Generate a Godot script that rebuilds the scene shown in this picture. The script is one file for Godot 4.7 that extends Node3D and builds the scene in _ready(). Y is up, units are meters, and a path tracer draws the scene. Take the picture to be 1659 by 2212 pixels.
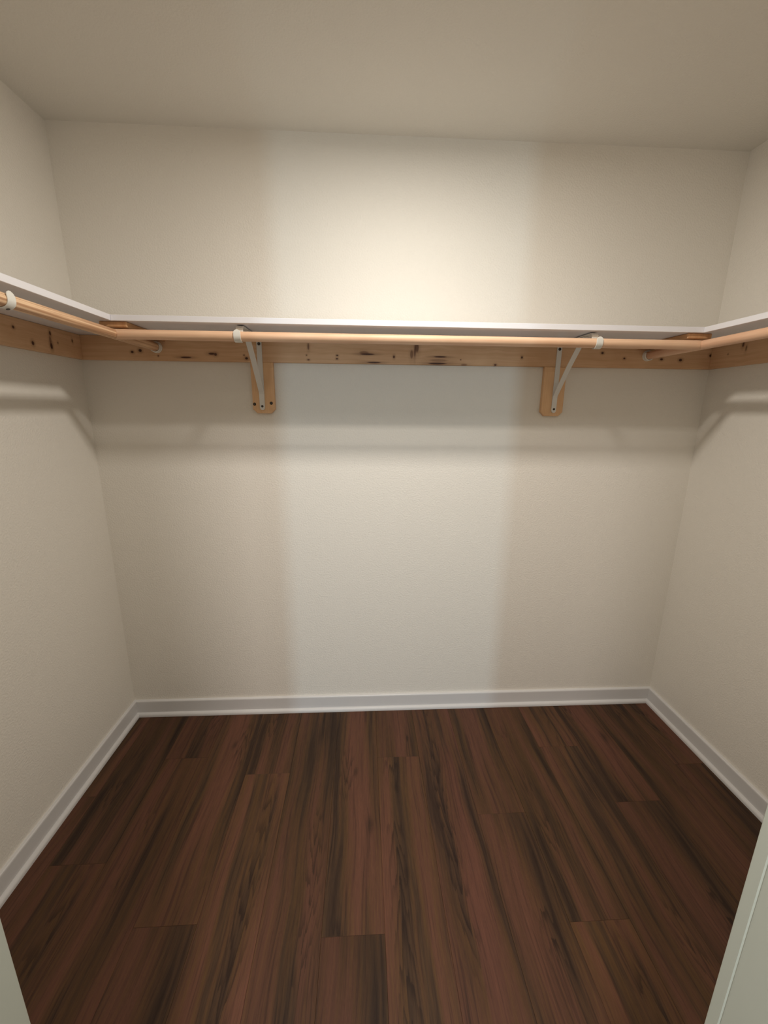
extends Node3D

# ---- the closet, metres: x right, y up, z from the back wall towards the doorway
const XL := -1.1807       # left wall
const XR := 1.421         # right wall
const HT := 2.44          # ceiling
const ZF := 1.489         # inner face of the front wall
const ZO := 1.604         # outer face of the front wall
const OL := -0.4026       # doorway, left edge
const OR := 0.3206        # doorway, right edge
const OH := 2.09          # doorway head
const HALL_L := -1.9
const HALL_R := 1.9
const HALL_Z := 5.4
const SHELF_Y := 1.7358   # underside of the shelves
const SHELF_T := 0.0182
const LX := -0.881        # front edge of the left shelf
const RX := 1.1235        # front edge of the right shelf
const SZ := 0.3038        # front edge of the back shelf
const CLEAT_Y := 1.6449   # underside of the cleats
const CT := 0.019         # thickness of cleats and blocks
const ROD_Y := 1.6945
const ROD_R := 0.0155
const ROD_LX := -0.8757
const ROD_RX := 1.1243
const ROD_Z := 0.3041

var M := {}
var taken := {}


# ------------------------------------------------------------------ naming and tagging
func numbered(called: String) -> String:
	var n: int = taken.get(called, 0)
	taken[called] = n + 1
	return called if n == 0 else "%s_%03d" % [called, n]


func obj(called: String, st: SurfaceTool, mat: Material, parent: Node3D = null) -> MeshInstance3D:
	var o := MeshInstance3D.new()
	o.mesh = st.commit()
	o.material_override = mat
	if parent == null:
		o.name = numbered(called)
		add_child(o, true)
	else:
		o.name = called
		var k := 1
		while parent.has_node(NodePath(o.name)):
			o.name = "%s_%03d" % [called, k]
			k += 1
		parent.add_child(o, true)
	return o


func tag(o: Node3D, label: String, category: String, group := "", kind := "") -> Node3D:
	o.set_meta("label", label)
	o.set_meta("category", category)
	if group:
		o.set_meta("group", group)
	if kind:
		o.set_meta("kind", kind)
	return o


func thing(called: String, label: String, category: String, at: Vector3, group := "") -> Node3D:
	var o := Node3D.new()
	o.name = numbered(called)
	add_child(o, true)
	o.position = at
	tag(o, label, category, group)
	return o


# ------------------------------------------------------------------ mesh helpers
func start() -> SurfaceTool:
	var st := SurfaceTool.new()
	st.begin(Mesh.PRIMITIVE_TRIANGLES)
	return st


func tri(st: SurfaceTool, p: Array, n: Array, uv: Array, out: Vector3) -> void:
	var order := [0, 1, 2]
	if (p[1] - p[0]).cross(p[2] - p[0]).dot(out) > 0.0:
		order = [0, 2, 1]
	for i in order:
		st.set_normal(n[i])
		st.set_uv(uv[i])
		st.add_vertex(p[i])


func face(st: SurfaceTool, pts: Array, out: Vector3, uvs: Array) -> void:
	var nn: Vector3 = (pts[1] - pts[0]).cross(pts[2] - pts[0])
	if nn.length() < 1e-14:
		return
	nn = nn.normalized()
	if nn.dot(out) < 0.0:
		nn = -nn
	for i in range(1, pts.size() - 1):
		tri(st, [pts[0], pts[i], pts[i + 1]], [nn, nn, nn], [uvs[0], uvs[i], uvs[i + 1]], out)


# A box with chamfered edges; UV: u along axis "along" over its length, v across, inside the rect "rect" of the texture.
func box(st: SurfaceTool, lo: Vector3, hi: Vector3, ch := 0.0, along := 0, rect := Rect2(0, 0, 1, 1), swap := false) -> void:
	var c := (lo + hi) * 0.5
	var h := (hi - lo) * 0.5
	var cut: float = minf(ch, minf(h.x, minf(h.y, h.z)) * 0.9)
	var others := [[1, 2], [0, 2], [0, 1]][along] as Array
	var wide: int = others[0] if h[others[0]] >= h[others[1]] else others[1]
	var thin: int = others[1] if wide == others[0] else others[0]
	var uv_of := func(p: Vector3, n: Vector3) -> Vector2:
		var u: float = (p[along] - lo[along]) / (2.0 * h[along])
		var v: float = (p[wide] - lo[wide]) / (2.0 * h[wide])
		if absf(n[wide]) > 0.8:
			v = clampf(v, 0.02, 0.98) + (0.01 if n[wide] < 0 else -0.01) + 0.3 * (p[thin] - c[thin]) / (2.0 * h[wide]) * (1.0 if n[wide] < 0 else -1.0) * 0.2
		u = clampf(u, 0.002, 0.998)
		v = clampf(v, 0.004, 0.996)
		if swap:
			return rect.position + Vector2(v * rect.size.x, u * rect.size.y)
		return rect.position + Vector2(u * rect.size.x, v * rect.size.y)
	for a in 3:
		var b := (a + 1) % 3
		var d := (a + 2) % 3
		for s in [-1.0, 1.0]:
			var n := Vector3.ZERO
			n[a] = s
			var pts := []
			for q in [[-1, -1], [1, -1], [1, 1], [-1, 1]]:
				var p := c
				p[a] += s * h[a]
				p[b] += q[0] * (h[b] - cut)
				p[d] += q[1] * (h[d] - cut)
				pts.append(p)
			face(st, pts, n, pts.map(func(p): return uv_of.call(p, n)))
	if cut <= 0.0:
		return
	for a in 3:
		var b := (a + 1) % 3
		var d := (a + 2) % 3
		for sb in [-1.0, 1.0]:
			for sd in [-1.0, 1.0]:
				var n := Vector3.ZERO
				n[b] = sb
				n[d] = sd
				var pts := []
				for q in [[-1, 0], [1, 0], [1, 1], [-1, 1]]:
					var p := c
					p[a] += q[0] * (h[a] - cut)
					p[b] += sb * (h[b] - (cut if q[1] == 1 else 0.0))
					p[d] += sd * (h[d] - (0.0 if q[1] == 1 else cut))
					pts.append(p)
				face(st, pts, n, pts.map(func(p): return uv_of.call(p, n)))
	for sx in [-1.0, 1.0]:
		for sy in [-1.0, 1.0]:
			for sz in [-1.0, 1.0]:
				var s := Vector3(sx, sy, sz)
				var pts := []
				for a in 3:
					var p := c
					for k in 3:
						p[k] += s[k] * (h[k] - (0.0 if k == a else cut))
					pts.append(p)
				face(st, pts, s, pts.map(func(p): return uv_of.call(p, s)))


# A flat outline (counted in (u, v)) pushed out along the third axis w, with a chamfer towards +w.
func plate(st: SurfaceTool, outline: PackedVector2Array, at: Vector3, u: Vector3, v: Vector3, thick: float, ch := 0.0, uv_size := 1.0) -> void:
	var w := u.cross(v).normalized()
	var mid := Vector2.ZERO
	for p in outline:
		mid += p / outline.size()
	var front := PackedVector2Array()
	for p in outline:
		var q := p - mid
		front.append(mid + Vector2(signf(q.x) * maxf(absf(q.x) - ch, 0), signf(q.y) * maxf(absf(q.y) - ch, 0)))
	var pos := func(p: Vector2, d: float) -> Vector3: return at + u * p.x + v * p.y + w * d
	var n := outline.size()
	var back_pts := []
	var front_pts := []
	var uv_b := []
	for i in n:
		back_pts.append(pos.call(outline[i], 0.0))
		front_pts.append(pos.call(front[i], thick))
		uv_b.append(Vector2(0.5, 0.5) + (outline[i] - mid) * uv_size)
	face(st, back_pts, -w, uv_b)
	face(st, front_pts, w, uv_b)
	for i in n:
		var j := (i + 1) % n
		var o2 := (outline[i] + outline[j]) * 0.5 - mid
		var out := u * o2.x + v * o2.y
		var a: Vector3 = pos.call(outline[i], thick - ch)
		var b: Vector3 = pos.call(outline[j], thick - ch)
		face(st, [back_pts[i], back_pts[j], b, a], out, [uv_b[i], uv_b[j], uv_b[j], uv_b[i]])
		if ch > 0.0:
			face(st, [a, b, front_pts[j], front_pts[i]], out + w * o2.length(), [uv_b[i], uv_b[j], uv_b[j], uv_b[i]])


# A flat steel strap: bent along a path in the plane of (u, v), "wide" along w, "thick" across the path.
func strap(st: SurfaceTool, path: PackedVector2Array, at: Vector3, u: Vector3, v: Vector3, wide: float, thick: float, ends_round := 0.0) -> void:
	var w := u.cross(v).normalized()
	var n := path.size()
	var rings := []
	for i in n:
		var t := Vector2.ZERO
		if i > 0:
			t += (path[i] - path[i - 1]).normalized()
		if i < n - 1:
			t += (path[i + 1] - path[i]).normalized()
		t = t.normalized()
		var nrm := Vector2(-t.y, t.x)
		var half := wide * 0.5
		if ends_round > 0.0:                       # narrow the last stretch to a round tip
			var left := 0.0
			for k in range(i, n - 1):
				left += path[k].distance_to(path[k + 1])
			if left < half:
				half *= sqrt(maxf(1.0 - pow(1.0 - left / half, 2.0), 0.06))
		var c := minf(thick * 0.35, 0.0007)
		var ring := []
		for q in [[-half, thick / 2 - c], [-half + c, thick / 2], [half - c, thick / 2], [half, thick / 2 - c], [half, -thick / 2 + c], [half - c, -thick / 2], [-half + c, -thick / 2], [-half, -thick / 2 + c]]:
			var p: Vector2 = path[i] + nrm * q[1]
			ring.append(at + u * p.x + v * p.y + w * q[0])
		rings.append(ring)
	for i in n - 1:
		var mid := Vector3.ZERO
		for k in 8:
			mid += (rings[i][k] + rings[i + 1][k]) / 16.0
		for k in 8:
			var l := (k + 1) % 8
			var pts := [rings[i][k], rings[i][l], rings[i + 1][l], rings[i + 1][k]]
			face(st, pts, (pts[0] + pts[1] + pts[2] + pts[3]) / 4.0 - mid, [Vector2.ZERO, Vector2.RIGHT, Vector2.ONE, Vector2.DOWN])
	for e in [0, n - 1]:
		var dir: Vector2 = (path[0] - path[1]) if e == 0 else (path[n - 1] - path[n - 2])
		face(st, rings[e], u * dir.x + v * dir.y, [Vector2.ZERO, Vector2.ZERO, Vector2.ZERO, Vector2.ZERO, Vector2.ZERO, Vector2.ZERO, Vector2.ZERO, Vector2.ZERO])


# A round dowel from a to b; each end can be coped over a dowel that crosses it.
func dowel(st: SurfaceTool, a: Vector3, b: Vector3, r: float, cope_a := false, cope_b := false, v0 := 0.0, ease := 0.0015) -> void:
	var dir := (b - a).normalized()
	var up := Vector3.UP
	var side := dir.cross(up).normalized()
	var seg := 40
	var rings := []
	var length := a.distance_to(b)
	for spec in [[0.0, r - ease], [ease, r], [length * 0.25, r], [length * 0.5, r], [length * 0.75, r], [length - ease, r], [length, r - ease]]:
		var ring := []
		for k in seg + 1:
			var t := TAU * k / seg
			var along: float = spec[0]
			var c := r * (1.0 - absf(cos(t)))      # how far the cope reaches past the crown of the other dowel
			if cope_a and along < length * 0.2:
				along -= c
			if cope_b and along > length * 0.8:
				along += c
			ring.append([a + dir * along + (side * cos(t) + up * sin(t)) * spec[1], side * cos(t) + up * sin(t), Vector2(along / length, v0 + float(k) / seg)])
		rings.append(ring)
	for i in rings.size() - 1:
		for k in seg:
			var q := [rings[i][k], rings[i][k + 1], rings[i + 1][k + 1], rings[i + 1][k]]
			var out: Vector3 = q[0][1] + q[1][1]
			for tr in [[0, 1, 2], [0, 2, 3]]:
				tri(st, tr.map(func(x): return q[x][0]), tr.map(func(x): return q[x][1]), tr.map(func(x): return q[x][2]), out)
	for e in [0, rings.size() - 1]:
		var out := -dir if e == 0 else dir
		var mid := a + (Vector3.ZERO if e == 0 else dir * length)
		for k in seg:
			tri(st, [mid, rings[e][k][0], rings[e][k + 1][0]], [out, out, out], [Vector2(0.5, 0.5), Vector2(0.5, 0.6), Vector2(0.6, 0.5)], out)


# A profile of (radius, height) points turned about the axis.
func lathe(st: SurfaceTool, prof: PackedVector2Array, at: Vector3, axis: Vector3, seg := 24) -> void:
	var s1 := axis.cross(Vector3.UP if absf(axis.y) < 0.9 else Vector3.RIGHT).normalized()
	var s2 := axis.cross(s1).normalized()
	for i in prof.size() - 1:
		var d := prof[i + 1] - prof[i]
		var nn := Vector2(d.y, -d.x).normalized()
		for k in seg:
			var q := []
			for kk in [[i, k], [i + 1, k], [i + 1, k + 1], [i, k + 1]]:
				var t: float = TAU * kk[1] / seg
				var rad := s1 * cos(t) + s2 * sin(t)
				q.append([at + rad * prof[kk[0]].x + axis * prof[kk[0]].y, rad * nn.x + axis * nn.y])
			var out: Vector3 = q[0][1] + q[3][1]
			for tr in [[0, 1, 2], [0, 2, 3]]:
				var p: Array = tr.map(func(x): return q[x][0])
				if (p[1] - p[0]).cross(p[2] - p[0]).length() > 1e-14:
					tri(st, p, tr.map(func(x): return q[x][1]), [Vector2.ZERO, Vector2.RIGHT, Vector2.ONE], out)


# A moulding profile of (depth from the wall, height) run along a wall, mitred at either end.
func moulding(st: SurfaceTool, prof: PackedVector2Array, a: Vector3, b: Vector3, inward: Vector3, miter_a: float, miter_b: float) -> void:
	var dir := (b - a).normalized()
	var n := prof.size()
	var mid := Vector2.ZERO
	for p in prof:
		mid += p / n
	var pa := []
	var pb := []
	for p in prof:
		pa.append(a + inward * p.x + Vector3.UP * p.y + dir * p.x * miter_a)
		pb.append(b + inward * p.x + Vector3.UP * p.y - dir * p.x * miter_b)
	for i in n:
		var j := (i + 1) % n
		var d := prof[j] - prof[i]
		var nn := Vector2(d.y, -d.x)
		if nn.dot((prof[i] + prof[j]) * 0.5 - mid) < 0:
			nn = -nn
		face(st, [pa[i], pa[j], pb[j], pb[i]], inward * nn.x + Vector3.UP * nn.y, [Vector2.ZERO, Vector2.RIGHT, Vector2.ONE, Vector2.DOWN])
	var zero := []
	for i in n:
		zero.append(Vector2.ZERO)
	face(st, pa, -dir, zero)
	face(st, pb, dir, zero)


# ------------------------------------------------------------------ textures
func noise(seed_: int, freq: float, octaves := 3) -> FastNoiseLite:
	var n := FastNoiseLite.new()
	n.seed = seed_
	n.noise_type = FastNoiseLite.TYPE_SIMPLEX_SMOOTH
	n.frequency = freq
	n.fractal_octaves = octaves
	return n


func tex(w: int, h: int, data: PackedByteArray) -> ImageTexture:
	return ImageTexture.create_from_image(Image.create_from_data(w, h, false, Image.FORMAT_RGB8, data))


const PLANK_KINDS := 8
const PLANK_W := 0.182
const PLANK_L := 1.22

# Eight dark walnut planks side by side: broad streaks, fine grain, some arched grain and knots.
func floor_texture() -> ImageTexture:
	var pw := 160
	var w := pw * PLANK_KINDS
	var h := 1536
	var data := PackedByteArray()
	data.resize(w * h * 3)
	var broad := noise(11, 1.0, 2)
	var streak := noise(23, 1.0, 3)
	var fine := noise(37, 1.0, 2)
	var warp := noise(51, 1.0, 2)
	var rng := RandomNumberGenerator.new()
	rng.seed = 77
	var kinds := []
	for k in PLANK_KINDS:
		var knots := []
		for i in rng.randi_range(0, 2):
			knots.append(Vector3(rng.randf_range(0.15, 0.85) * PLANK_W, rng.randf_range(0.08, 0.92) * PLANK_L, rng.randf_range(0.006, 0.013)))
		kinds.append([rng.randf_range(-0.25, 0.25), rng.randf_range(0.25, 0.75) * PLANK_W, knots, rng.randf_range(0.0, 1.0), rng.randf_range(-0.3, 0.3)])
	for k in PLANK_KINDS:
		var kd: Array = kinds[k]
		var bias: float = kd[0]
		var cx: float = kd[1]
		var knots: Array = kd[2]
		var arch: float = kd[3]
		var golden: float = kd[4]
		for y in h:
			var s := y * PLANK_L / h
			var drift := warp.get_noise_2d(k * 31.0 + 5.0, s * 1.7) * 0.010
			var at := (y * w + k * pw) * 3
			for x in pw:
				var t := (x + 0.5) * PLANK_W / pw
				var tw := t + drift + warp.get_noise_2d(t * 14.0 + k * 13.0, s * 1.8) * 0.005
				var knot := 0.0
				for kn in knots:
					var dx: float = (t - kn.x)
					var dy: float = (s - kn.y) / 3.0
					var d2: float = sqrt(dx * dx + dy * dy) / kn.z
					if d2 < 5.0:
						tw += signf(dx) * 0.006 * exp(-d2 * 0.6)
						knot = maxf(knot, exp(-d2 * d2 * 1.2) * 0.8)
				var b := broad.get_noise_2d(tw * 10.0 + k * 57.0, s * 0.7 + k * 3.0) * 1.5
				var g := streak.get_noise_2d(tw * 38.0 + k * 91.0, s * 1.3 + k * 7.0) * 1.3
				var c := streak.get_noise_2d(tw * 110.0 + k * 23.0, s * 2.2 + k * 5.0) * 1.3
				var f := fine.get_noise_2d(tw * 560.0 + k * 17.0, s * 16.0)
				# arched grain: rings of a cone cut lengthwise
				var dxx := (tw - cx) * 30.0
				var ring := s * 10.0 + dxx * dxx * 1.7 + g * 0.9
				ring = ring - floorf(ring)
				var here := exp(-dxx * dxx * 1.4) * smoothstep(0.15, 0.6, arch * 0.5 + warp.get_noise_2d(k * 71.0, s * 1.9) * 0.9)
				var arches := smoothstep(0.45, 0.95, ring) * (1.0 - smoothstep(0.95, 1.0, ring)) * here
				var v := 0.575 + bias * 0.30 + b * 0.22 + g * 0.09 + c * 0.06 + f * 0.13 - arches * 0.40
				# soft dark mineral bands, and a few thin dark lines
				v -= smoothstep(0.10, 0.75, -g * 0.55 - b * 0.55) * 0.20
				v -= smoothstep(0.34, 0.70, -c - g * 0.35) * 0.16
				v = clampf(v - knot * 0.5, 0.0, 1.0)
				var warm := clampf(0.42 + golden + c * 0.5 - b * 0.8, 0.0, 1.0)
				var grey := smoothstep(0.05, 0.65, -b * 0.6 - g * 0.5) * 0.6
				# dark umber -> red brown / golden brown / grey brown
				var r := lerpf(0.182, lerpf(0.432, 0.385, grey), v)
				var gg := lerpf(0.128, lerpf(lerpf(0.283, 0.312, warm), 0.308, grey), v)
				var bb := lerpf(0.096, lerpf(lerpf(0.220, 0.188, warm), 0.250, grey), v)
				data[at] = int(clampf(r, 0, 1) * 255.0)
				data[at + 1] = int(clampf(gg, 0, 1) * 255.0)
				data[at + 2] = int(clampf(bb, 0, 1) * 255.0)
				at += 3
	return tex(w, h, data)


# Pale softwood, length along u. marks: [where along (m), height (m), half length, half height, darkness]
func pine_texture(w: int, h: int, length: float, height: float, seed_: int, light: Color, dark: Color, marks: Array, stripes := 0.45, rows := 60.0) -> ImageTexture:
	var data := PackedByteArray()
	data.resize(w * h * 3)
	var a := noise(seed_, 1.0, 3)
	var b := noise(seed_ + 9, 1.0, 2)
	for y in h:
		var t := (h - 0.5 - y) * height / h
		for x in w:
			var s := x * length / w
			var bend := 0.0
			for m in marks:
				if m[4] > 0.45 and absf(s - m[0]) < 0.08:
					var q: float = (s - m[0]) / 0.035
					bend += (t - m[1]) * 0.10 * exp(-q * q)
			var g := a.get_noise_2d(s * 1.4, (t - bend) * rows) * stripes + b.get_noise_2d(s * 7.0, t * 420.0) * 0.25 + a.get_noise_2d(s * 5.0 + 40.0, t * 6.0) * 0.35
			var c := light.lerp(dark, clampf(0.45 + g * 0.8, 0.0, 1.0))
			var at := (y * w + x) * 3
			data[at] = int(c.r * 255.0)
			data[at + 1] = int(c.g * 255.0)
			data[at + 2] = int(c.b * 255.0)
	for m in marks:
		var x0 := int((m[0] - m[2] * 3.0) / length * w)
		var x1 := int((m[0] + m[2] * 3.0) / length * w)
		var y0 := int((height - m[1] - m[3] * 3.0) / height * h)
		var y1 := int((height - m[1] + m[3] * 3.0) / height * h)
		for y in range(maxi(y0, 0), mini(y1 + 1, h)):
			for x in range(maxi(x0, 0), mini(x1 + 1, w)):
				var s: float = (x * length / w - m[0]) / m[2]
				var t: float = ((h - 0.5 - y) * height / h - m[1]) / m[3]
				var d := sqrt(s * s + t * t)
				var k: float = m[4] * (1.0 - smoothstep(0.55, 1.15, d)) + 0.22 * m[4] * (1.0 - smoothstep(0.8, 2.8, d))
				k = clampf(k, 0.0, 0.95)
				var at := (y * w + x) * 3
				data[at] = int(lerpf(data[at], 62.0, k))
				data[at + 1] = int(lerpf(data[at + 1], 28.0, k))
				data[at + 2] = int(lerpf(data[at + 2], 12.0, k))
	return tex(w, h, data)


func bumps(seed_: int, freq: float, strength: float) -> ImageTexture:
	var n := noise(seed_, freq, 3)
	var im := n.get_seamless_image(512, 512)
	im.convert(Image.FORMAT_RGBA8)
	im.bump_map_to_normal_map(strength)
	return ImageTexture.create_from_image(im)


func plain(c: Color, rough: float, metal := 0.0) -> StandardMaterial3D:
	var m := StandardMaterial3D.new()
	m.albedo_color = c
	m.roughness = rough
	m.metallic = metal
	return m


func wood(t: Texture2D, rough: float) -> StandardMaterial3D:
	var m := plain(Color.WHITE, rough)
	m.albedo_texture = t
	return m


func materials() -> void:
	var peel := bumps(5, 0.085, 5.0)
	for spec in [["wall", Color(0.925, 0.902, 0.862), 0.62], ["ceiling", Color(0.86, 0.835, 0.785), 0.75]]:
		var m := plain(spec[1], spec[2])
		m.normal_enabled = true
		m.normal_texture = peel
		m.normal_scale = 0.25
		m.uv1_triplanar = true
		m.uv1_world_triplanar = true
		m.uv1_scale = Vector3.ONE * 2.6
		M[spec[0]] = m
	M.trim = plain(Color(0.86, 0.85, 0.845), 0.35)
	M.jamb = plain(Color(0.745, 0.755, 0.705), 0.5)
	M.shelf = plain(Color(0.95, 0.945, 0.965), 0.35)
	M.steel = plain(Color(0.90, 0.89, 0.87), 0.42)
	M.plastic = plain(Color(0.92, 0.91, 0.88), 0.35)
	M.screw = plain(Color(0.30, 0.28, 0.26), 0.35, 0.8)
	M.dark = plain(Color(0.10, 0.08, 0.06), 0.8)
	M.subfloor = plain(Color(0.16, 0.12, 0.10), 0.9)
	M.plank = wood(floor_texture(), 0.52)
	M.plank.metallic_specular = 0.3
	M.plank.vertex_color_use_as_albedo = true
	var light := Color(0.90, 0.75, 0.595)
	var dark := Color(0.79, 0.61, 0.45)
	var back_marks := [
		[0.898, 0.063, 0.004, 0.014, 0.45], [0.890, 0.030, 0.003, 0.003, 0.5], [0.897, 0.0125, 0.005, 0.003, 0.6], [1.012, 0.031, 0.0045, 0.003, 0.75], [1.011, 0.018, 0.0045, 0.003, 0.8],
		[1.134, 0.0374, 0.030, 0.0030, 0.85], [1.120, 0.043, 0.020, 0.007, 0.35], [1.160, 0.006, 0.030, 0.0030, 0.85], [1.241, 0.029, 0.004, 0.006, 0.75], [1.313, 0.040, 0.007, 0.018, 0.4], [1.334, 0.066, 0.008, 0.020, 0.5], [1.326, 0.055, 0.003, 0.028, 0.55],
		[1.430, 0.032, 0.028, 0.0030, 0.85], [1.424, 0.018, 0.040, 0.006, 0.25], [1.419, 0.006, 0.040, 0.0034, 0.85], [1.515, 0.022, 0.0025, 0.002, 0.6], [1.660, 0.0045, 0.006, 0.004, 0.6], [1.769, 0.035, 0.004, 0.005, 0.8], [1.530, 0.004, 0.014, 0.003, 0.35],
		[2.1075, 0.058, 0.0055, 0.0045, 0.95], [2.204, 0.038, 0.005, 0.004, 0.7], [2.365, 0.037, 0.0065, 0.0045, 0.8], [2.448, 0.035, 0.007, 0.0055, 0.95], [2.577, 0.055, 0.007, 0.006, 0.8],
		[0.517, 0.0295, 0.013, 0.0045, 0.75], [0.532, 0.027, 0.006, 0.006, 0.65], [0.643, 0.026, 0.0035, 0.003, 0.5], [0.652, 0.014, 0.006, 0.005, 0.85], [0.212, 0.031, 0.0055, 0.0045, 0.9], [0.243, 0.037, 0.0065, 0.006, 0.85], [0.310, 0.018, 0.003, 0.003, 0.55], [0.416, 0.014, 0.022, 0.003, 0.95]]
	M.cleat_back = wood(pine_texture(2048, 96, XR - XL, 0.0909, 3, light, dark, back_marks), 0.6)
	var left_marks := [[1.1485, 0.060, 0.005, 0.005, 0.7], [1.219, 0.023, 0.006, 0.007, 0.85], [1.307, 0.069, 0.005, 0.008, 0.7], [1.304, 0.026, 0.006, 0.011, 0.9], [1.303, 0.046, 0.006, 0.014, 0.35], [1.339, 0.042, 0.003, 0.004, 0.45], [1.419, 0.061, 0.004, 0.007, 0.55], [0.9, 0.05, 0.008, 0.007, 0.7], [0.4, 0.03, 0.008, 0.007, 0.7]]
	M.cleat_left = wood(pine_texture(1024, 64, ZF - CT, 0.0909, 31, light, dark, left_marks), 0.6)
	var right_marks := [[0.147, 0.0775, 0.005, 0.010, 0.6], [0.163, 0.062, 0.004, 0.012, 0.4], [0.085, 0.050, 0.003, 0.003, 0.4], [0.5, 0.05, 0.008, 0.007, 0.7], [1.0, 0.03, 0.008, 0.007, 0.7]]
	M.cleat_right = wood(pine_texture(1024, 64, ZF - CT, 0.0909, 43, light, dark, right_marks), 0.6)
	M.block = wood(pine_texture(256, 128, 0.2, 0.1, 61, Color(0.94, 0.79, 0.62), Color(0.86, 0.67, 0.49), []), 0.6)
	M.support = wood(pine_texture(256, 96, 0.28, 0.09, 67, Color(0.84, 0.66, 0.48), Color(0.74, 0.52, 0.34), []), 0.6)
	M.rod_back = wood(pine_texture(1024, 96, 2.0, 0.097, 71, Color(0.96, 0.81, 0.68), Color(0.87, 0.68, 0.54), [], 0.6), 0.5)
	M.rod_left = wood(pine_texture(1024, 96, 1.5, 0.097, 79, Color(0.95, 0.805, 0.65), Color(0.75, 0.565, 0.42), [], 1.5, 150.0), 0.5)
	M.rod_right = wood(pine_texture(1024, 96, 1.5, 0.097, 83, Color(0.95, 0.79, 0.66), Color(0.86, 0.66, 0.53), [], 0.5), 0.5)
	var glow := plain(Color(0.95, 0.95, 0.93), 0.5)
	glow.emission_enabled = true
	glow.emission = Color(1.0, 0.93, 0.82)
	glow.emission_energy_multiplier = 3.0
	M.lamp = glow
	var sky := plain(Color(0.8, 0.85, 0.9), 0.1)
	sky.emission_enabled = true
	sky.emission = Color(0.86, 0.94, 1.0)
	sky.emission_energy_multiplier = 2.0
	M.daylight = sky


# ------------------------------------------------------------------ things
func bracket(at: Vector3, turn: float, label: String, hook_screw := false) -> Node3D:
	# own axes: +z out of the wall, y = 0 at the underside of the shelf, x across the strap
	var t := thing("shelf_bracket", label, "bracket", at, "white steel shelf and rod brackets")
	t.rotation.y = turn
	var Z := Vector3(0, 0, 1)
	var Y := Vector3.UP
	var wd := 0.0205
	var z0 := CT + 0.0016
	var rz := ROD_Z
	var ry := ROD_Y - SHELF_Y
	var leg := start()
	strap(leg, PackedVector2Array([Vector2(z0, -0.002), Vector2(z0, -0.150), Vector2(z0, -0.260), Vector2(z0, -0.264), Vector2(z0, -0.268), Vector2(z0, -0.271), Vector2(z0, -0.2735)]), Vector3.ZERO, Z, Y, wd, 0.0028, 1.0)
	obj("wall_leg", leg, M.steel, t)
	var arm := start()
	strap(arm, PackedVector2Array([Vector2(CT, -0.0032), Vector2(0.15, -0.0042), Vector2(0.272, -0.0042), Vector2(0.2795, -0.0065), Vector2(0.2825, -0.0135), Vector2(0.2828, ry)]), Vector3.ZERO, Z, Y, 0.0235, 0.0030)
	obj("shelf_arm", arm, M.steel, t)
	var brace := start()
	strap(brace, PackedVector2Array([Vector2(0.222, -0.0072), Vector2(0.205, -0.013), Vector2(0.120, -0.098), Vector2(z0 + 0.006, -0.206), Vector2(z0 + 0.0029, -0.214), Vector2(z0 + 0.0029, -0.262), Vector2(z0 + 0.0029, -0.267), Vector2(z0 + 0.0029, -0.271), Vector2(z0 + 0.0029, -0.274), Vector2(z0 + 0.0029, -0.276), Vector2(z0 + 0.0029, -0.2775)]), Vector3.ZERO, Z, Y, wd, 0.0028, 1.0)
	obj("brace", brace, M.steel, t)
	var hook := start()
	var path := PackedVector2Array([Vector2(0.2862, -0.012), Vector2(rz - 0.0177, ry)])
	for k in range(1, 21):
		var a := PI + PI * k / 20.0
		path.append(Vector2(rz + cos(a) * 0.0177, ry + sin(a) * 0.0177))
	for k in range(1, 13):                        # the tip stands up in front of the rod, leaning back a little
		var y := 0.0190 * k / 12.0
		path.append(Vector2(rz + 0.0177 - y * y * 7.0, ry + y))
	strap(hook, path, Vector3.ZERO, Z, Y, 0.0235, 0.0026, 1.0)
	obj("rod_hook", hook, M.plastic, t)
	for y in [-0.022, -0.262]:
		var s := start()
		var zz: float = z0 + 0.0014 + (0.0029 if y < -0.1 else 0.0)
		var g := 1.25 if y > -0.1 else 1.0
		lathe(s, PackedVector2Array([Vector2(0.0048 * g, 0.0), Vector2(0.0046 * g, 0.0012), Vector2(0.0030 * g, 0.0022), Vector2(0.0022, 0.0012), Vector2(0.0, 0.0012)]), Vector3(0, y, zz), Z, 20)
		obj("screw", s, M.screw, t)
	if hook_screw:
		var s2 := start()
		lathe(s2, PackedVector2Array([Vector2(0.0042, 0.0), Vector2(0.0038, 0.0014), Vector2(0.0, 0.0018)]), Vector3(0.002, ry - 0.0184, rz + 0.0045), Vector3(0, -0.97, 0.24).normalized(), 16)
		obj("hook_screw", s2, M.screw, t)
	return t


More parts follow.
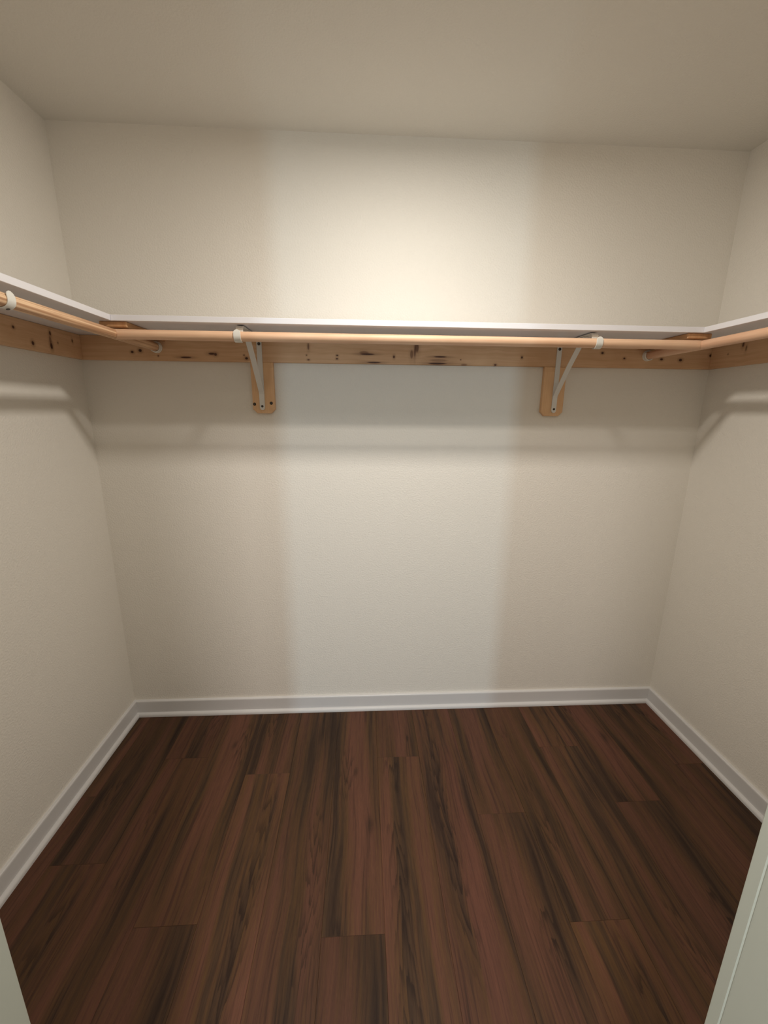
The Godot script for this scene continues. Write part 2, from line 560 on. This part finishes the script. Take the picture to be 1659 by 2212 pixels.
func socket(at: Vector3, label: String) -> void:
	var t := thing("rod_socket", label, "socket", at, "white cup sockets on the back cleat")
	var Z := Vector3(0, 0, 1)
	var flange := start()
	lathe(flange, PackedVector2Array([Vector2(0.0, 0.0035), Vector2(0.0, 0.0035), Vector2(0.0205, 0.0035), Vector2(0.0218, 0.0025), Vector2(0.0218, 0.0)]), Vector3.ZERO, Z, 36)
	obj("flange", flange, M.plastic, t)
	var cup := start()
	var n := 30
	for k in n:                                   # a U that is open at the top
		var q := []
		for kk in [k, k + 1]:
			var a: float = deg_to_rad(150.0 + 240.0 * kk / n)
			var d := Vector3(cos(a), sin(a), 0)
			q.append([d * 0.0164, d * 0.0208, d])
		var o: Vector3 = q[0][2] + q[1][2]
		var uvz := [Vector2.ZERO, Vector2.ZERO, Vector2.ZERO, Vector2.ZERO]
		var z1 := Z * 0.002
		var z2 := Z * 0.0175
		var z3 := Z * 0.0160
		face(cup, [q[0][1] + z1, q[1][1] + z1, q[1][1] + z3, q[0][1] + z3], o, uvz)
		face(cup, [q[0][0] + z1, q[1][0] + z1, q[1][0] + z3, q[0][0] + z3], -o, uvz)
		var m0: Vector3 = q[0][2] * 0.0186 + z2
		var m1: Vector3 = q[1][2] * 0.0186 + z2
		face(cup, [q[0][1] + z3, q[1][1] + z3, m1, m0], o + Z * 3.0, uvz)
		face(cup, [q[0][0] + z3, q[1][0] + z3, m1, m0], -o + Z * 3.0, uvz)
		if k == 0:
			face(cup, [q[0][0] + z1, q[0][1] + z1, q[0][1] + z3, q[0][0] + z3], Vector3.UP, uvz)
		if k == n - 1:
			face(cup, [q[1][0] + z1, q[1][1] + z1, q[1][1] + z3, q[1][0] + z3], Vector3.UP, uvz)
	obj("cup", cup, M.plastic, t)


func backing_block(x0: float, x1: float, label: String, screws: Array) -> void:
	var t := thing("backing_block", label, "block", Vector3((x0 + x1) / 2, 1.4452, 0.0), "wooden blocks behind the brackets")
	var hw := (x1 - x0) / 2
	var hh := CLEAT_Y - 1.4452
	var st := start()
	var c := 0.017
	var outline := PackedVector2Array([Vector2(0, -hw + c), Vector2(c, -hw), Vector2(hh, -hw), Vector2(hh, hw), Vector2(c, hw), Vector2(0, hw - c)])
	plate(st, outline, Vector3.ZERO, Vector3.UP, Vector3.LEFT, CT, 0.0022, 4.6)
	obj("block", st, M.block, t)
	for p in screws:
		var hole := start()
		lathe(hole, PackedVector2Array([Vector2(0.0062, 0.0), Vector2(0.0060, 0.0006), Vector2(0.0042, 0.0004), Vector2(0.0038, 0.0001)]), Vector3(p.x - (x0 + x1) / 2, p.y - 1.4452, CT), Vector3(0, 0, 1), 20)
		obj("screw_recess", hole, M.dark, t)
		var sc := start()
		lathe(sc, PackedVector2Array([Vector2(0.0043, 0.0), Vector2(0.0040, 0.0007), Vector2(0.0014, 0.0009), Vector2(0.0010, 0.0004), Vector2(0.0, 0.0004)]), Vector3(p.x - (x0 + x1) / 2, p.y - 1.4452, CT), Vector3(0, 0, 1), 16)
		obj("screw", sc, M.screw, t)


func slab(called: String, lo: Vector3, hi: Vector3, mat: Material, label: String, category: String) -> MeshInstance3D:
	var st := start()
	box(st, lo, hi)
	var o := obj(called, st, mat)
	tag(o, label, category, "", "structure")
	return o


# ------------------------------------------------------------------ the scene
func _ready() -> void:
	# camera
	var cam := Camera3D.new()
	cam.name = "camera"
	cam.fov = rad_to_deg(2.0 * atan(1106.0 / 888.4759))
	cam.near = 0.02
	cam.far = 50.0
	cam.transform = Transform3D(Basis(Vector3(0.9986375, 0.00948217, 0.051315), Vector3(0.00301705, 0.97121647, -0.23817948), Vector3(-0.05209644, 0.23800979, 0.96986458)).orthonormalized(), Vector3(-0.0686, 1.4588, 1.7886))
	add_child(cam)
	cam.current = true
	# sky and exposure: the rooms are closed, the sky only stands behind the window
	var env := Environment.new()
	env.background_mode = Environment.BG_COLOR
	env.background_color = Color(0.75, 0.85, 1.0)
	env.background_energy_multiplier = 0.3
	env.tonemap_mode = Environment.TONE_MAPPER_LINEAR
	env.tonemap_exposure = 1.18
	env.sdfgi_enabled = true
	env.ssao_enabled = true
	env.ssil_enabled = true
	var we := WorldEnvironment.new()
	we.name = "environment"
	we.environment = env
	add_child(we)
	# the closet's ceiling lamp
	var lamp_at := Vector3(0.10, 2.416, 0.865)
	var lamp := AreaLight3D.new()
	lamp.name = "ceiling_lamp_light"
	lamp.area_size = Vector2(0.125, 0.125)
	lamp.light_color = Color(1.0, 0.975, 0.935)
	lamp.light_energy = 1.24
	lamp.area_range = 12.0
	lamp.area_attenuation = 2.0
	lamp.shadow_enabled = true
	lamp.rotation_degrees = Vector3(-90, 0, 0)
	lamp.position = lamp_at - Vector3(0, 0.006, 0)
	add_child(lamp)
	# daylight through the tall sidelight at the far end of the hall
	var win := AreaLight3D.new()
	win.name = "hall_window_light"
	win.area_size = Vector2(0.20, 1.9)
	win.light_color = Color(0.80, 0.93, 1.0)
	win.light_energy = 2.6
	win.area_range = 15.0
	win.area_attenuation = 2.0
	win.shadow_enabled = true
	win.position = Vector3(-0.38, 1.1, HALL_Z - 0.03)
	add_child(win)

	# the hall's ceiling lamp, behind and above the camera
	var hall_at := Vector3(-0.20, 2.416, 2.30)
	var hall := AreaLight3D.new()
	hall.name = "hall_lamp_light"
	hall.area_size = Vector2(0.22, 0.22)
	hall.light_color = Color(1.0, 0.975, 0.96)
	hall.light_energy = 2.55
	hall.area_range = 12.0
	hall.area_attenuation = 2.0
	hall.shadow_enabled = true
	hall.rotation_degrees = Vector3(-90, 0, 0)
	hall.position = hall_at - Vector3(0, 0.006, 0)
	add_child(hall)

	materials()

	# ---- the setting
	slab("wall_back", Vector3(XL - 0.12, -0.12, -0.12), Vector3(XR + 0.12, HT + 0.12, 0), M.wall, "cream painted back wall behind the long shelf", "wall")
	slab("wall_left", Vector3(XL - 0.12, -0.12, 0), Vector3(XL, HT + 0.12, ZO), M.wall, "cream painted side wall under the left shelf", "wall")
	slab("wall_right", Vector3(XR, -0.12, 0), Vector3(XR + 0.12, HT + 0.12, ZO), M.wall, "cream painted side wall under the right shelf", "wall")
	slab("ceiling", Vector3(HALL_L - 0.12, HT, -0.12), Vector3(HALL_R + 0.12, HT + 0.12, HALL_Z + 0.15), M.ceiling, "plain cream ceiling above the closet", "ceiling")
	# front wall with the doorway; its reveals are rounded at the closet side
	var fw := start()
	box(fw, Vector3(HALL_L, 0, ZF), Vector3(OL - 0.02, HT, ZO))
	box(fw, Vector3(OR + 0.02, 0, ZF), Vector3(HALL_R, HT, ZO))
	box(fw, Vector3(OL - 0.02, OH + 0.02, ZF), Vector3(OR + 0.02, HT, ZO))
	tag(obj("wall_front", fw, M.wall), "wall around the doorway the closet is seen through", "wall", "", "structure")
	var j := start()
	box(j, Vector3(OL - 0.02, 0, ZF), Vector3(OL, OH + 0.02, ZO), 0.004, 1)
	tag(obj("trim_1", j, M.jamb), "pale door jamb at the lower left corner of the photo", "door jamb", "", "structure")
	j = start()
	box(j, Vector3(OR + 0.0009, 0, ZF + 0.0142), Vector3(OR + 0.02, OH + 0.02, ZO), 0.0004, 1)
	var right_jamb := obj("trim_2", j, M.jamb)
	tag(right_jamb, "pale door jamb at the lower right corner of the photo", "door jamb", "", "structure")
	j = start()
	box(j, Vector3(OR, 0, ZF), Vector3(OR + 0.02, OH + 0.02, ZF + 0.0142), 0.0014, 1)
	obj("edge_strip", j, M.jamb, right_jamb)
	j = start()
	box(j, Vector3(OL, OH, ZF), Vector3(OR, OH + 0.02, ZO), 0.003, 0)
	tag(obj("trim_3", j, M.jamb), "pale head jamb over the doorway", "door jamb", "", "structure")
	# hall behind the camera, which the daylight crosses
	slab("wall_hall_left", Vector3(HALL_L - 0.12, -0.12, ZF), Vector3(HALL_L, HT, HALL_Z), M.wall, "left wall of the hall outside the closet", "wall")
	slab("wall_hall_right", Vector3(HALL_R, -0.12, ZF), Vector3(HALL_R + 0.12, HT, HALL_Z), M.wall, "right wall of the hall outside the closet", "wall")
	var hb := start()
	box(hb, Vector3(HALL_L - 0.12, -0.12, HALL_Z), Vector3(-0.5, HT, HALL_Z + 0.12))
	box(hb, Vector3(-0.26, -0.12, HALL_Z), Vector3(HALL_R + 0.12, HT, HALL_Z + 0.12))
	box(hb, Vector3(-0.5, 2.08, HALL_Z), Vector3(-0.26, HT, HALL_Z + 0.12))
	box(hb, Vector3(-0.5, -0.12, HALL_Z), Vector3(-0.26, 0.12, HALL_Z + 0.12))
	tag(obj("wall_hall_end", hb, M.wall), "far wall of the hall with a tall narrow window", "wall", "", "structure")
	var wf := start()
	box(wf, Vector3(-0.5, 0.12, HALL_Z + 0.03), Vector3(-0.485, 2.08, HALL_Z + 0.09), 0.002, 1)
	box(wf, Vector3(-0.275, 0.12, HALL_Z + 0.03), Vector3(-0.26, 2.08, HALL_Z + 0.09), 0.002, 1)
	box(wf, Vector3(-0.485, 0.12, HALL_Z + 0.03), Vector3(-0.275, 0.135, HALL_Z + 0.09), 0.002, 0)
	box(wf, Vector3(-0.485, 2.065, HALL_Z + 0.03), Vector3(-0.275, 2.08, HALL_Z + 0.09), 0.002, 0)
	var wo := obj("window_1", wf, M.trim)
	tag(wo, "tall narrow window at the far end of the hall", "window", "", "structure")
	var pane := start()
	box(pane, Vector3(-0.485, 0.135, HALL_Z + 0.05), Vector3(-0.275, 2.065, HALL_Z + 0.06))
	obj("pane", pane, M.daylight, wo)

	# floor: a bed and the planks that lie on it
	var fl := slab("floor", Vector3(HALL_L - 0.12, -0.12, -0.12), Vector3(HALL_R + 0.12, -0.0075, HALL_Z + 0.15), M.subfloor, "dark walnut plank floor running towards the back wall", "floor")
	var rng := RandomNumberGenerator.new()
	rng.seed = 4
	var joints := {-7: 0.45, -6: 0.70, -5: 0.281, -4: 0.884, -3: 0.374, -2: 1.16, -1: 0.931, 0: 0.311, 1: 1.13, 2: 0.586, 3: 0.928, 4: 0.284, 5: 0.56, 6: 1.02, 7: 0.40}
	var order := [2, 5, 0, 7, 3, 6, 1, 4]
	var kind := 0
	for k in range(-7, 8):
		var x0 := maxf(-0.0078 + PLANK_W * k, XL)
		var x1 := minf(-0.0078 + PLANK_W * (k + 1), XR)
		var z: float = joints[k] - PLANK_L
		while z < 2.4:
			var za := maxf(z, 0.0)
			var zb := minf(z + PLANK_L, 2.4)
			if zb > za + 0.01:
				var st := start()
				var tone := rng.randf_range(0.84, 1.12)
				st.set_color(Color(tone, tone * rng.randf_range(0.96, 1.02), tone * rng.randf_range(0.94, 1.03)))
				var kk: int = order[kind % PLANK_KINDS]
				kind += 1
				if kind % PLANK_KINDS == 0:
					order.push_front(order.pop_back())
				var va := (za - z) / PLANK_L
				var vb := (zb - z) / PLANK_L
				var flip := rng.randf() < 0.5
				var rect := Rect2((kk + 0.01) / PLANK_KINDS, va, 0.98 / PLANK_KINDS, vb - va)
				if flip:
					rect = Rect2((kk + 0.99) / PLANK_KINDS, 1.0 - va, -0.98 / PLANK_KINDS, va - vb)
				var gap := 0.00015
				if x1 - x0 >= zb - za:                # a short end piece is wider than long
					rect = Rect2(rect.position, rect.size)
				plank(st, Vector3(x0 + gap, -0.0075, za + gap), Vector3(x1 - gap, 0, zb - gap), rect)
				obj("plank", st, M.plank, fl)
			z += PLANK_L

	# baseboards with a quarter-round shoe moulding
	var bp := PackedVector2Array([Vector2(0, 0), Vector2(0.0125, 0), Vector2(0.0125, 0.0745), Vector2(0.0115, 0.0785), Vector2(0.0085, 0.081), Vector2(0, 0.081)])
	var sp := PackedVector2Array([Vector2(0.0125, 0), Vector2(0.0250, 0), Vector2(0.0250, 0.004)])
	for k in range(1, 7):
		var a := PI / 2 * k / 6.0
		sp.append(Vector2(0.0125 + 0.0125 * cos(a), 0.004 + 0.0145 * sin(a)))
	for spec in [
			["baseboard_back", Vector3(XL, 0, 0), Vector3(XR, 0, 0), Vector3(0, 0, 1), 1.0, 1.0, "white baseboard along the foot of the back wall"],
			["baseboard_left", Vector3(XL, 0, 0), Vector3(XL, 0, ZF), Vector3(1, 0, 0), 1.0, 1.0, "white baseboard along the foot of the left wall"],
			["baseboard_right", Vector3(XR, 0, 0), Vector3(XR, 0, ZF), Vector3(-1, 0, 0), 1.0, 1.0, "white baseboard along the foot of the right wall"]]:
		var st := start()
		moulding(st, bp, spec[1], spec[2], spec[3], spec[4], spec[5])
		var b := obj(spec[0], st, M.trim)
		tag(b, spec[6], "baseboard", "", "structure")
		st = start()
		moulding(st, sp, spec[1], spec[2], spec[3], spec[4], spec[5])
		obj("shoe_moulding", st, M.trim, b)

	# ---- cleats
	var st := start()
	box(st, Vector3(XL, CLEAT_Y, 0), Vector3(XR, SHELF_Y - 0.0006, CT), 0.0012, 0, Rect2(0, 1, 1, -1))
	tag(obj("wall_cleat", st, M.cleat_back), "long knotty pine board fixed along the back wall beneath the shelf", "wood cleat", "pine boards under the shelves")
	st = start()
	box(st, Vector3(XL, CLEAT_Y, CT), Vector3(XL + CT, SHELF_Y - 0.0006, ZF), 0.0012, 2, Rect2(1, 1, -1, -1))
	tag(obj("wall_cleat", st, M.cleat_left), "knotty pine board fixed along the left wall beneath the shelf", "wood cleat", "pine boards under the shelves")
	st = start()
	box(st, Vector3(XR - CT, CLEAT_Y, CT), Vector3(XR, SHELF_Y - 0.0006, ZF), 0.0012, 2, Rect2(0, 1, 1, -1))
	tag(obj("wall_cleat", st, M.cleat_right), "pine board fixed along the right wall beneath the shelf", "wood cleat", "pine boards under the shelves")

	# ---- shelves
	var y0 := SHELF_Y
	var y1 := SHELF_Y + SHELF_T
	st = start()
	box(st, Vector3(LX + 0.0006, y0, 0), Vector3(RX - 0.0002, y1, SZ), 0.0008)
	tag(obj("closet_shelf", st, M.shelf), "long white shelf board across the back wall", "shelf", "white closet shelves")
	st = start()
	box(st, Vector3(XL, y0, 0), Vector3(LX, y1, ZF), 0.0008, 2)
	tag(obj("closet_shelf", st, M.shelf), "white shelf board along the left wall", "shelf", "white closet shelves")
	st = start()
	box(st, Vector3(RX, y0, 0), Vector3(XR, y1, ZF), 0.0008, 2)
	tag(obj("closet_shelf", st, M.shelf), "white shelf board along the right wall", "shelf", "white closet shelves")

	# ---- boards under the two shelf seams
	for spec in [[LX, "short pine board under the shelf seam in the left corner"], [RX - 0.004, "short pine board under the shelf seam in the right corner"]]:
		st = start()
		var cx: float = spec[0]
		box(st, Vector3(cx - 0.0445, SHELF_Y - 0.0185, CT), Vector3(cx + 0.0445, SHELF_Y - 0.0002, 0.2945), 0.0025, 2)
		tag(obj("seam_board", st, M.support), spec[1], "wood board", "boards under the shelf seams")

	# ---- rods
	st = start()
	dowel(st, Vector3(ROD_LX, ROD_Y, CT + 0.004), Vector3(ROD_LX, ROD_Y, ZF - 0.004), ROD_R, false, false, 0.1)
	tag(obj("closet_rod", st, M.rod_left), "wooden hanging rod with striped grain running along the left wall", "hanging rod", "wooden closet rods")
	st = start()
	dowel(st, Vector3(ROD_LX + ROD_R + 0.0004, ROD_Y, ROD_Z), Vector3(ROD_RX - ROD_R - 0.0004, ROD_Y, ROD_Z), ROD_R, true, true, 0.3)
	tag(obj("closet_rod", st, M.rod_back), "long wooden hanging rod across the back, held by two brackets", "hanging rod", "wooden closet rods")
	st = start()
	dowel(st, Vector3(ROD_RX, ROD_Y, CT + 0.004), Vector3(ROD_RX, ROD_Y, ZF - 0.004), ROD_R, false, false, 0.6)
	tag(obj("closet_rod", st, M.rod_right), "wooden hanging rod running along the right wall", "hanging rod", "wooden closet rods")

	socket(Vector3(ROD_LX, ROD_Y, CT), "white plastic cup socket holding the end of the left rod")
	socket(Vector3(ROD_RX, ROD_Y, CT), "white plastic cup socket holding the end of the right rod")

	# ---- brackets and the blocks behind them
	backing_block(-0.5172, -0.4275, "pine block under the back cleat with two dark screws beside the bracket", [Vector2(-0.5096, 1.4819), Vector2(-0.4418, 1.4863)])
	backing_block(0.6925, 0.7868, "pine block under the back cleat behind the right bracket, without side screws", [])
	bracket(Vector3(-0.4775, SHELF_Y, 0), 0.0, "white steel bracket on the back wall over the block with two dark screws")
	bracket(Vector3(0.7455, SHELF_Y, 0), 0.0, "white steel bracket on the back wall nearer the right corner")
	bracket(Vector3(XL, SHELF_Y, 0.7300), PI / 2, "white steel bracket on the left wall, its hook gripping the left rod", true)

	# ---- the two ceiling lamps (just above the frame, and behind the camera)
	round_lamp(Vector3(lamp_at.x, HT, lamp_at.z), 1.0, "round white flush lamp on the closet ceiling")
	round_lamp(Vector3(hall_at.x, HT, hall_at.z), 1.65, "wider round white flush lamp on the hall ceiling")


func round_lamp(at: Vector3, k: float, label: String) -> void:
	var lt := thing("ceiling_lamp", label, "ceiling lamp", at)
	var ring := start()
	lathe(ring, PackedVector2Array([Vector2(0.078 * k, -0.022), Vector2(0.082 * k, -0.024), Vector2(0.092 * k, -0.018), Vector2(0.096 * k, 0.0)]), Vector3.ZERO, Vector3.UP, 40)
	obj("trim_ring", ring, M.shelf, lt)
	var lens := start()
	lathe(lens, PackedVector2Array([Vector2(0.0, -0.0225), Vector2(0.079 * k, -0.0225)]), Vector3.ZERO, Vector3.UP, 40)
	obj("diffuser", lens, M.lamp, lt)


func plank(st: SurfaceTool, lo: Vector3, hi: Vector3, rect: Rect2) -> void:
	var c := 0.0005
	var top := [Vector3(lo.x + c, hi.y, lo.z + c), Vector3(hi.x - c, hi.y, lo.z + c), Vector3(hi.x - c, hi.y, hi.z - c), Vector3(lo.x + c, hi.y, hi.z - c)]
	var rim := [Vector3(lo.x, hi.y - c, lo.z), Vector3(hi.x, hi.y - c, lo.z), Vector3(hi.x, hi.y - c, hi.z), Vector3(lo.x, hi.y - c, hi.z)]
	var low := [Vector3(lo.x, lo.y, lo.z), Vector3(hi.x, lo.y, lo.z), Vector3(hi.x, lo.y, hi.z), Vector3(lo.x, lo.y, hi.z)]
	var uv := [Vector2(0, 0), Vector2((hi.x - lo.x) / PLANK_W, 0), Vector2((hi.x - lo.x) / PLANK_W, 1), Vector2(0, 1)].map(func(p): return rect.position + Vector2(p.x * rect.size.x, p.y * rect.size.y))
	var mid := (lo + hi) * 0.5
	face(st, top, Vector3.UP, uv)
	face(st, low, Vector3.DOWN, uv)
	for i in 4:
		var j := (i + 1) % 4
		var out: Vector3 = (low[i] + low[j]) * 0.5 - mid
		out.y = 0
		face(st, [top[i], top[j], rim[j], rim[i]], out.normalized() + Vector3.UP, [uv[i], uv[j], uv[j], uv[i]])
		face(st, [rim[i], rim[j], low[j], low[i]], out, [uv[i], uv[j], uv[j], uv[i]])
